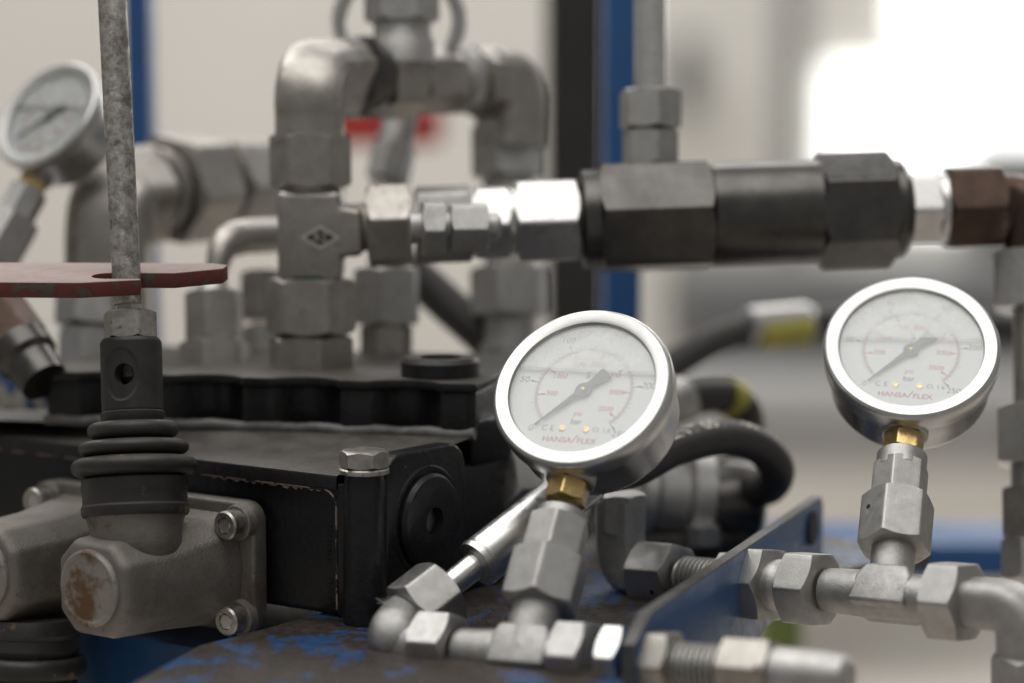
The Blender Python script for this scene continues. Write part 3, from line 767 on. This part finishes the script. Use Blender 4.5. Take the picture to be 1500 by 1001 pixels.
# ================================================================ BLUE BRACKET PLATE
A1 = L1.x(943); A2 = L2.x(1093)
pdir = V((A2.x - A1.x, A2.y - A1.y, 0)).normalized()
Xn = Axis(V((A1.x, A1.y, CAM.z)), V((A2.x, A2.y, CAM.z)))
far = Xn.x(1207); near = Xn.x(925)
zf = P(1207, 738, dep(far)).z; zn = P(950, 915, dep(Xn.x(950))).z
q1 = Xn.x(1120); zb1 = P(1120, 940, dep(q1)).z
L = (far - near).length
Ln = (Xn.x(950) - near).length
sl = (zf - zn) / (L - Ln)
s1 = (q1 - near).length
low = [(0, zn - .05), (s1 - .03, zb1 - .012), (s1, zb1), (L, zb1 + sl * (L - s1) * .95)]
pts = low + [(L, zf - .003), (L - .003, zf), (Ln, zn), (0, zn - .008)]
bo = V((near.x, near.y, 0)); nn = pdir.cross(ZZ).normalized()
plate = prism(bo - nn * .0022, pdir, ZZ, nn, pts, .0044, .0004)
t = Thing('bracket_plate', 'blue painted steel bracket plate with bare top edge holding both bulkhead couplings', 'plate', V((near.x, near.y, zb1)))
t.part('plate', plate, M['blue'])
t.part('bare_edge', prism(bo - nn * .00225, pdir, ZZ, nn, [(-.0004, zn - .05), (-.0004, zn - .008), (Ln, zn + .0004), (L - .003, zf + .0004), (L - .003, zf - .0004), (Ln, zn - .0004), (.0004, zn - .0085), (.0004, zn - .05)], .0045), M['edge'])
hx_ = Xn.x(1190); hz = P(1190, 785, dep(hx_)).z
sh = (hx_ - near).length
slot = []
for k in range(24):
    a = 2 * pi * k / 24; slot.append((sh + .0062 * cos(a), hz + .0075 * sin(a) + sl * .0062 * cos(a)))
t.part('slot_hole', prism(bo - nn * .0033, pdir, ZZ, nn, slot, .0066), M['dark'])

# ================================================================ LINE 1 FITTINGS
t = Thing('tee_fitting', 'forged zinc tee with union nuts carrying the washed out gauge', 'fitting', T1, 'tee fittings under the gauges')
t.part('tee_body', teebody(L1, T1, 672, 838, 36, g1.axis.A + g1.Y, 880, 38, 42), M['forged'])
t.part('union_nut', hexx(L1, 616, 668, 102, -8), M['zinc'])
t.part('union_nut', hexx(L1, 820, 868, 106, -2), M['zinc'])
t = Thing('bulkhead_coupling', 'threaded bulkhead coupling through the blue bracket to the washed out gauge tee', 'fitting', L1.x(950), 'bulkhead couplings through the bracket plate')
t.part('hex_collar', hexx(L1, 888, 922, 102, -4), M['zinc_bright'])
t.part('lock_nut', hexx(L1, 951, 990, 96, 6), M['old_zinc'])
th = [(985, 33)]
x = 988
while x < 1068: th += [(x, 29.5), (x + 2.6, 37), (x + 4.6, 37), (x + 7, 29.5)]; x += 8.6
t.part('thread', revx(L1, th, 'x', 40), M['zinc'])
t.part('union_nut', hexx(L1, 1062, 1135, 92, -4), M['old_zinc'])
t.part('tube_end', revx(L1, [(1130, 40), (1150, 41), (1210, 38), (1238, 34), (1246, 26)], 'x', 40), M['zinc'])
# left elbow with hose
t = Thing('elbow_fitting', 'zinc elbow with large nut joining the printed hose to the gauge tee', 'fitting', P(575, 960, .92))
e0 = L1.x(640); ec = L1.x(584)
FA = Axis(P(598, 905, .915), P(800, 748, .952))
up1 = FA.d
c2 = FA.x(625)
pts = catmull([e0, L1.x(612), L1.x(585) + ZZ * .001, P(578, 928, dep(ec)), FA.x(598), FA.x(640)], 6)
t.part('elbow_body', sweep(pts, S(37, .91), 28, 2.4), M['forged'])
t.part('hose_nut', hexx(FA, 600, 650, 112, 18), M['zinc'])
t = Thing('hydraulic_hose', 'printed black rubber hose with silver ferrule curling behind the washed out gauge', 'hose', FA.x(700), 'black rubber hydraulic hoses')
t.part('nipple', revx(FA, [(645, 19), (690, 20), (696, 20), (697, 25), (703, 26), (709, 26), (711, 22)], 'x', 40), M['zinc_bright'])
t.part('ferrule', revx(FA, [(697, 24), (698, 36), (704, 38), (706, 35), (710, 37), (800, 37), (860, 36)], 'x', 48), M['zinc_bright'])
hp = [FA.x(838), FA.x(868), P(925, 688, .99), P(990, 656, 1.01), P(1060, 641, 1.03), P(1112, 655, 1.045), P(1138, 688, 1.055), P(1126, 714, 1.07), P(1092, 716, 1.09), P(1050, 712, 1.12)]
hpc = catmull(hp, 10)
hose = t.part('hose', sweep(hpc, S(26.5, 1.03), 32), M['hose'])
# print along the hose top
def hose_text(parent, thing, s_, i0, i1, size, rad, side):
    seg = hpc[i0:i1]; ln = [0]
    for i in range(1, len(seg)): ln.append(ln[-1] + (seg[i] - seg[i - 1]).length)
    vs, fs = textgeo(s_, V((0, 0, 0)), V((1, 0, 0)), V((0, 1, 0)), size, 0, 0, 'LEFT', 1.15, .02)
    out = []
    for p in vs:
        L_ = min(max(p.x, 0), ln[-1] - 1e-6)
        k = max(i for i in range(len(ln)) if ln[i] <= L_)
        f = (L_ - ln[k]) / (ln[k + 1] - ln[k]); c = seg[k].lerp(seg[k + 1], f); d = (seg[k + 1] - seg[k]).normalized()
        upn = (ZZ - d * ZZ.dot(d)).normalized(); sd = d.cross(upn)
        if sd.dot(CAM - c) < 0: sd = -sd
        ang = side - p.y / rad
        out.append(c + (upn * cos(ang) + sd * sin(ang)) * (rad + .00012))
    thing.part('hose_print', (out, fs), M['white_print'], parent)
hose_text(hose, t, 'ENT 051  100  NT', 28, 57, .0078, S(26.5, 1.03), .42)

# ================================================================ UPPER PIPEWORK
SD = 1.045
VB = Axis(P(456, 550, SD + .004), P(454, 120, SD - .004))
t = Thing('tee_fitting', 'weathered tee stack standing on the valve with a stamped diamond mark', 'fitting', VB.y(545))
t.part('base_hex', hexx(VB, 552, 492, 112, 12, 'y'), M['old_zinc'])
t.part('collar', revx(VB, [(495, 42), (488, 42)], 'y', 40), M['zinc'])
t.part('lower_nut', hexx(VB, 489, 408, 134, 22, 'y'), M['old_zinc'])
t.part('seal_ring', revx(VB, [(411, 47), (405, 47)], 'y', 40), M['ochre'])
LM = Axis(P(455, 335, SD), P(1430, 302, SD + .012))
dB = SD - S(46, SD)
bodyp = [(-46, -64), (46, -64), (46, -30), (78, -28), (78, 40), (46, 44), (46, 66), (-46, 66)]
tb = prism(P(456, 345, SD) - V((0, 1, 0)) * S(44, SD), RT * S(1, SD), ZZ * S(1, SD), V((0, 1, 0)), bodyp, S(88, SD), S(9, SD), 3)
bd = t.part('tee_body', tb, M['old_zinc'])
dm = P(469, 348, SD - S(45.2, SD) )
q = S(1, SD)
def diamond(a, b, h, dz): return prism(dm - V((0, 1, 0)) * dz, RT * q, ZZ * q, V((0, 1, 0)), [(-a, 0), (0, -b), (a, 0), (0, b)], h, 0)
t.part('branch', revx(LM, [(500, 36), (540, 36)], 'x', 36), M['old_zinc'])
t.part('branch_nut', hexx(LM, 538, 603, 114, -8), M['old_zinc'])
t.part('upper_collar', revx(VB, [(290, 42), (272, 46)], 'y', 40), M['old_zinc'])
t.part('upper_nut', hexx(VB, 275, 196, 122, 28, 'y'), M['old_zinc'])
# elbow on top
t = Thing('elbow_fitting', 'brown stained elbow crowning the weathered tee stack', 'fitting', VB.y(190))
c0 = VB.y(200)
pts = catmull([VB.y(205), VB.y(170), VB.y(140), P(462, 117, SD + .003), P(484, 112, SD + .013), P(508, 112, SD + .026)], 6)
t.part('elbow_body', sweep(pts, [S(50, SD)] * len(pts), 32, 4.2, ref=V((0, -1, 0))), M['old_zinc'])
ca = Axis(P(500, 113, SD + .022), P(540, 113, SD + .042))
t.part('collar', revx(ca, [(500, 44), (506, 58), (516, 61), (530, 61), (538, 56), (540, 40)], 'x', 44), M['black_steel'])
# arch tee
AR = Axis(P(530, 113, SD + .036), P(700, 120, SD + .085))
t = Thing('tee_fitting', 'big arch tee between the two elbows with a nut on top', 'fitting', P(600, 110, 1.1))
t.part('tee_body', join(revx(AR, [(500, 36), (690, 36)], 'x', 36), hexx(AR, 548, 597, 122, 34, fil=.02)), M['old_zinc'])
t.part('side_hex', hexx(AR, 602, 660, 102, 22), M['old_zinc'])
t.part('collar_ring', revx(AR, [(664, 38), (669, 48), (683, 48), (688, 38)], 'x', 40), M['zinc'])
t.part('union_nut', hexx(AR, 691, 736, 108, 26), M['old_zinc'])
UA = Axis(P(590, 100, 1.09), P(588, -20, 1.09))
t.part('branch', revx(UA, [(95, 50), (62, 47), (52, 42), (30, 42)], 'y', 36), M['zinc'])
t.part('top_nut', hexx(UA, 34, -40, 112, 26, 'y'), M['zinc'])
t = Thing('elbow_fitting', 'weathered elbow at the far end of the pipe arch above a nut', 'fitting', P(740, 190, 1.15))
pts = catmull([AR.x(715), AR.x(738), P(748, 140, 1.145), P(748, 175, 1.145), P(747, 215, 1.145)], 6)
t.part('elbow_body', sweep(pts, S(46, 1.14), 28, 3.4, ref=V((0, -1, 0))), M['old_zinc'])
VC = Axis(P(742, 180, 1.15), P(748, 540, 1.14))
t.part('union_nut', hexx(VC, 185, 262, 108, 16, 'y'), M['zinc'])
t.part('tube', revx(VC, [(255, 36), (400, 36)], 'y', 32), M['zinc'])
t.part('lower_nut', hexx(VC, 392, 462, 104, 14, 'y'), M['zinc'])
t.part('tail', revx(VC, [(458, 38), (500, 38), (504, 44), (560, 44)], 'y', 32), M['forged'])
rg = []
ringc = P(585, 30, 1.115)
pts = [ringc + RT * (S(88, 1.115) * cos(2 * pi * k / 40)) + UP * (S(74, 1.115) * sin(2 * pi * k / 40)) for k in range(41)]
single('pipe_clamp', 'pale grey ring clamp behind the top nut of the arch', 'clamp', sweep(pts, S(11, 1.115), 16), M['stainless'])
# small tube in the arch
TA = Axis(P(592, 150, 1.16), P(566, 270, 1.15))
t = Thing('tube_fitting', 'slim tube with small nut coming down inside the arch', 'fitting', TA.y(270))
t.part('tube', revx(TA, [(120, 26), (225, 26)], 'y', 28), M['zinc'])
t.part('nut', hexx(TA, 214, 266, 66, 20, 'y'), M['zinc'])
t.part('tail', revx(TA, [(262, 22), (330, 22)], 'y', 28), M['zinc'])

# main cross line: adapters, black valve
t = Thing('pipe_adapter', 'bright zinc adapter and nut between the weathered tee and black cylinder', 'fitting', LM.x(730))
t.part('hex_body', hexx(LM, 608, 692, 104, 12), M['zinc'])
t.part('neck', revx(LM, [(685, 50), (756, 50)], 'x', 40), M['zinc_bright'])
t.part('middle_hex', hexx(LM, 694, 748, 102, 4), M['zinc_bright'])
t.part('end_nut', hexx(LM, 753, 847, 116, 2), M['zinc_bright'])
t.part('spigot', revx(LM, [(845, 40), (858, 40)], 'x', 36), M['zinc'])
LT = Axis(P(606, 334, SD - .035), P(735, 332, SD - .03))
t = Thing('test_coupling', 'small two hex test coupling in front of the bright adapter', 'fitting', LT.x(660))
t.part('stem', revx(LT, [(600, 24), (728, 20), (733, 12)], 'x', 28), M['zinc'])
t.part('small_hex', hexx(LT, 616, 650, 76, 8), M['zinc'])
t.part('small_nut', hexx(LT, 658, 713, 66, 6), M['zinc'])
t = Thing('cylinder_valve', 'black inline cylinder valve with two big hexagon ends', 'valve', LM.x(1080))
t.part('collar', revx(LM, [(850, 58), (854, 72), (880, 72)], 'x', 56), M['black_steel'])
t.part('long_hex', hexx(LM, 876, 1040, 150, -7, ch=.97), M['black_steel'])
t.part('barrel', revx(LM, [(1038, 72), (1042, 76), (1200, 76)], 'x', 64), M['black_steel'])
t.part('end_hex', hexx(LM, 1196, 1306, 174, 30, ch=.95), M['black_steel'])
t.part('end_ring', revx(LM, [(1300, 72), (1318, 72), (1326, 64), (1330, 55)], 'x', 56), M['black_steel'])
t = Thing('pipe_adapter', 'rust brown nut and elbow with pale hex at the valve end', 'fitting', LM.x(1420))
t.part('pale_hex', hexx(LM, 1326, 1374, 98, 4), M['zinc_bright'])
t.part('flare_ring', revx(LM, [(1366, 46), (1372, 52), (1384, 54), (1390, 46)], 'x', 40), M['zinc_bright'])
t.part('brown_nut', hexx(LM, 1382, 1466, 114, 4), M['rusty'])
pts = catmull([LM.x(1460), LM.x(1485), P(1512, 312, SD + .01), P(1518, 345, SD + .01), P(1518, 380, SD + .01)], 6)
t.part('elbow_body', sweep(pts, S(46, SD), 28, 3.2), M['rusty'])
RV = Axis(P(1512, 360, 1.05), P(1520, 900, 1.02))
t = Thing('pipe_column', 'upright run of pipe nuts at the right of the glycerine gauge', 'fitting', RV.y(840))
t.part('upper_nut', hexx(RV, 372, 456, 108, 4, 'y'), M['zinc_bright'])
t.part('tube', revx(RV, [(450, 30), (600, 30)], 'y', 32), M['old_zinc'])
t.part('middle_nut', hexx(RV, 596, 682, 104, 4, 'y'), M['zinc_bright'])
t.part('neck', revx(RV, [(678, 36), (725, 36)], 'y', 32), M['zinc'])
t.part('brown_nut', hexx(RV, 715, 790, 92, 6, 'y'), M['old_zinc'])
t.part('lower_nut', hexx(RV, 788, 850, 104, 26, 'y'), M['forged'])
# upright silver tube on the valve
TB = Axis(P(953, 245, 1.062), P(953, -20, 1.066))
t = Thing('upright_tube', 'upright silver tube with compression nut behind the black valve', 'tube', TB.y(245))
t.part('tube', revx(TB, [(140, 24), (-30, 24)], 'y', 32), M['zinc_bright'])
t.part('compression_nut', hexx(TB, 190, 133, 82, 14, 'y'), M['zinc'])
t.part('body_hex', hexx(TB, 244, 192, 74, 14, 'y'), M['zinc'])

# ================================================================ LEFT REAR FITTINGS
t = Thing('elbow_fitting', 'big grey elbow with hex nuts behind the worn rod', 'fitting', P(165, 440, 1.11))
pts = catmull([P(160, 470, 1.12), P(160, 390, 1.12), P(161, 335, 1.12), P(168, 303, 1.123), P(190, 289, 1.13), P(232, 284, 1.138)], 6)
t.part('elbow_body', sweep(pts, S(60, 1.12), 36, 5.0, ref=V((0, -1, 0))), M['old_zinc'])
EL = Axis(P(240, 278, 1.14), P(390, 268, 1.20))
t.part('collar', revx(EL, [(220, 46), (224, 62), (236, 62), (240, 46)], 'x', 40), M['old_zinc'])
t.part('union_nut', hexx(EL, 242, 304, 146, 14), M['old_zinc'])
t.part('ring', revx(EL, [(300, 46), (326, 46)], 'x', 36), M['rusty'])
t.part('end_nut', hexx(EL, 320, 390, 126, 6), M['old_zinc'])
t.part('tail', revx(EL, [(388, 44), (470, 44)], 'x', 36), M['forged'])
EV = Axis(P(135, 440, 1.11), P(130, 560, 1.105))
t.part('lower_nut', hexx(EV, 420, 478, 108, 26, 'y'), M['zinc'])
t.part('base_hex', hexx(EV, 482, 548, 84, 12, 'y'), M['zinc'])
t = Thing('tube_elbow', 'bent steel tube running into a nut between rod and tee stack', 'fitting', P(312, 540, 1.07))
pts = catmull([P(314, 440, 1.075), P(318, 395, 1.075), P(328, 362, 1.08), P(352, 348, 1.09), P(400, 345, 1.11), P(430, 344, 1.12)], 8)
t.part('tube', sweep(pts, [S(16 + 10 * min(1, max(0, (i - 8) / 14)), 1.08) for i in range(len(pts))], 24), M['old_zinc'])
NV = Axis(P(313, 430, 1.075), P(315, 550, 1.07))
t.part('cone', revx(NV, [(405, 16), (424, 24), (436, 34)], 'y', 32), M['zinc'])
t.part('tube_nut', hexx(NV, 428, 500, 88, 16, 'y'), M['old_zinc'])
t.part('base_hex', hexx(NV, 500, 548, 106, 20, 'y'), M['old_zinc'])
t = Thing('pipe_fitting', 'pair of stacked hex fittings half hidden behind the weathered tee', 'fitting', P(570, 540, 1.10))
QV = Axis(P(566, 390, 1.10), P(566, 560, 1.10))
t.part('upper_nut', hexx(QV, 392, 476, 88, 10, 'y'), M['zinc'])
t.part('base_hex', hexx(QV, 476, 552, 78, 20, 'y'), M['old_zinc'])
t = Thing('pipe_fitting', 'small hex fitting tucked between tube nut and tee stack', 'fitting', P(385, 540, 1.12))
QW = Axis(P(385, 390, 1.13), P(385, 560, 1.12))
t.part('upper_nut', hexx(QW, 400, 470, 60, 10, 'y'), M['old_zinc'])
t.part('base_hex', hexx(QW, 480, 550, 66, 16, 'y'), M['zinc'])
# left edge: angled nut, blue motor with white lettering
NA = Axis(P(-20, 440, 1.05), P(55, 545, 1.03))
t = Thing('pipe_fitting', 'slanted brass tinged nut above the blue motor', 'fitting', NA.y(540))
t.part('union_nut', hexx(NA, 455, 508, 96, 30, 'y'), M['rusty'])
t.part('collar', revx(NA, [(506, 46), (526, 46), (532, 38), (560, 36)], 'y', 36), M['black_steel'])
mo = Axis(P(-60, 600, 1.14), P(80, 590, 1.16))
t = Thing('electric_motor', 'blue motor housing with white lettering behind the valve', 'motor', P(0, 640, 1.15))
t.part('housing', revx(mo, [(-200, 86), (50, 86), (60, 82), (68, 70)], 'x', 56), M['motor_blue'])
t.part('lettering', textgeo('MS', P(28, 592, 1.15 - S(88, 1.15)), (RT * .97 + V((0, .2, 0))).normalized(), ZZ, S(80, 1.1), 0, .1, 'CENTER', .8, .02), M['white_print'])

# ================================================================ REAR HOSES AND PUMP SIDE FITTINGS
t = Thing('hydraulic_hose', 'black hose dropping diagonally behind the tee stack', 'hose', P(640, 430, 1.16), 'black rubber hydraulic hoses')
t.part('hose', sweep(catmull([P(560, 370, 1.18), P(610, 405, 1.17), P(660, 450, 1.16), P(720, 505, 1.15), P(760, 560, 1.15)], 6), S(29, 1.16), 24), M['hose'])
t = Thing('hydraulic_hose', 'rear black hose with silver sleeve and yellow tag behind the glycerine gauge', 'hose', P(1100, 490, 1.24), 'black rubber hydraulic hoses')
hp3 = catmull([P(900, 590, 1.2), P(965, 548, 1.22), P(1040, 503, 1.23), P(1100, 484, 1.24), P(1190, 474, 1.26), P(1300, 470, 1.28), P(1420, 476, 1.30), P(1570, 490, 1.33)], 8)
t.part('hose', sweep(hp3, S(24, 1.23), 24), M['hose'])
SA = Axis(P(1096, 478, 1.235), P(1188, 470, 1.25))
t.part('sleeve', revx(SA, [(1094, 20), (1098, 27), (1180, 27), (1186, 22)], 'x', 32), M['zinc_bright'])
t.part('yellow_tag', sweep([P(1112, 489, 1.235), P(1182, 483, 1.245)], S(25, 1.24), 24), M['yellow'])
t = Thing('hydraulic_hose', 'short bent hose with yellow band above the printed hose', 'hose', P(1000, 580, 1.12), 'black rubber hydraulic hoses')
hp4 = catmull([P(930, 615, 1.10), P(985, 592, 1.115), P(1030, 580, 1.125), P(1066, 582, 1.135), P(1090, 602, 1.14), P(1094, 645, 1.15), P(1080, 700, 1.14), P(1055, 740, 1.12)], 8)
t.part('hose', sweep(hp4, S(26, 1.12), 24), M['hose'])
t.part('yellow_band', sweep(hp4[23:30], S(28.5, 1.13), 28), M['yellow'])
t.part('hose_end', sweep([P(950, 606, 1.105), P(1002, 584, 1.118)], S(34, 1.11), 32), M['zinc'])
# pump connector behind gauge stem
PA = Axis(P(700, 695, 1.02), P(800, 702, 1.06))
t = Thing('pipe_fitting', 'bright hex union on the side of the black valve', 'fitting', PA.x(740))
t.part('union_nut', hexx(PA, 706, 746, 124, 14), M['zinc_bright'])
t.part('neck', revx(PA, [(690, 44), (708, 44)], 'x', 36), M['black_steel'])
t.part('hex_body', hexx(PA, 762, 840, 96, 26), M['zinc'])
t.part('collar', revx(PA, [(745, 54), (760, 54)], 'x', 36), M['old_zinc'])
PB = Axis(P(880, 720, 1.09), P(1090, 745, 1.10))
t = Thing('gear_pump', 'blurred silver pump body with flanges behind the hose loop', 'pump', PB.x(980) - ZZ * .03)
t.part('front_boss', revx(PB, [(860, 40), (900, 52), (925, 56), (932, 66), (950, 68), (958, 58), (1000, 56)], 'x', 40), M['forged'])
t.part('flange', revx(PB, [(998, 60), (1003, 76), (1032, 76), (1036, 66)], 'x', 40), M['zinc'])
t.part('body', revx(PB, [(1034, 64), (1060, 72), (1100, 70), (1108, 58)], 'x', 40), M['black_steel'])
t.part('drain_bolt', hexx(Axis(P(1030, 740, 1.07), P(1032, 820, 1.07)), 770, 800, 44, 10, 'y'), M['zinc'])
t.part('mounting_foot', box(P(1010, 800, 1.10), RT, V((0, 1, 0)), ZZ, -.04, .026, -.02, .02, -.03, .01, .003), M['black_steel'])

# lint caught on the fittings
def lint(px, py, d, n, name_label):
    g = []
    for i in range(n):
        a = random.uniform(0, 2 * pi); c0 = P(px, py, d); L_ = random.uniform(.002, .0055)
        d1 = RT * cos(a) + UP * sin(a) - FW * random.uniform(-.3, .5); d2 = (d1 + UP * random.uniform(-.8, .8) + RT * random.uniform(-.8, .8)).normalized()
        g.append(sweep(catmull([c0, c0 + d1 * L_ * .5, c0 + d1 * L_ * .5 + d2 * L_ * .5], 4), .00007, 5))
    o = single('lint', name_label, 'lint', join(*g), M['white_print']); o['kind'] = 'stuff'
lint(561, 884, dep(FA.x(600)) - .012, 12, 'pale fibres of lint clinging to the hose nut')
lint(1232, 816, dep(L2.x(1232)) - .006, 5, 'fine fibres of lint on the union nut beside the tee')

# ================================================================ STAMPED AND PUNCHED MARKS, set on the surface they mark
bpy.context.view_layer.update()
def surface(px, py):
    dg = bpy.context.evaluated_depsgraph_get()
    ok, p, n, i, o, m = scene.ray_cast(dg, CAM, ray(px, py).normalized())
    o = bpy.data.objects[o.name]; root = o
    while root.parent: root = root.parent
    if n.dot(CAM - p) < 0: n = -n
    return p, n, o, root
def child(name, geo, mt, o, root):
    c = mk(name, geo, mt, V(root.location)); c.parent = o if o.parent else root
def punch(px, py, rpx, mt='dark'):
    p, n, o, root = surface(px, py); r = S(rpx, dep(p))
    child('punch_mark', rev(p - n * .0003, n, [(0, r), (.00036, r), (.0004, r * .8)], 16), M[mt], o, root)
def stamp(px, py, txt, hpx, ux, mt, name):
    p, n, o, root = surface(px, py)
    ux = (ux - n * ux.dot(n)).normalized(); uy = n.cross(ux)
    child(name, textgeo(txt, p + n * .00012, ux, uy, S(hpx, dep(p)), 0), M[mt], o, root)
punch(1272, 742, 4); punch(955, 868, 4); punch(1108, 978, 5, 'rusty')
stamp(1322, 862, 'PH', 17, L2.d, 'old_zinc', 'stamped_mark')
stamp(898, 846, '15L', 22, L2.d, 'zinc_bright', 'stamped_size')
p, n, o, root = surface(469, 348)
dx = (RT - n * RT.dot(n)).normalized(); dy = n.cross(dx); q = S(1, dep(p))
def dia(a, b, h): return prism(p - n * .0004, dx * q, dy * q, n, [(-a, 0), (0, -b), (a, 0), (0, b)], h)
child('diamond_mark', dia(29, 18, .0007), M['zinc_bright'], o, root)
child('diamond_field', dia(22, 12.5, .0009), M['rusty'], o, root)
child('diamond_letters', textgeo('R2', p + n * .0006, dx, dy, 18 * q, 0), M['zinc_bright'], o, root)
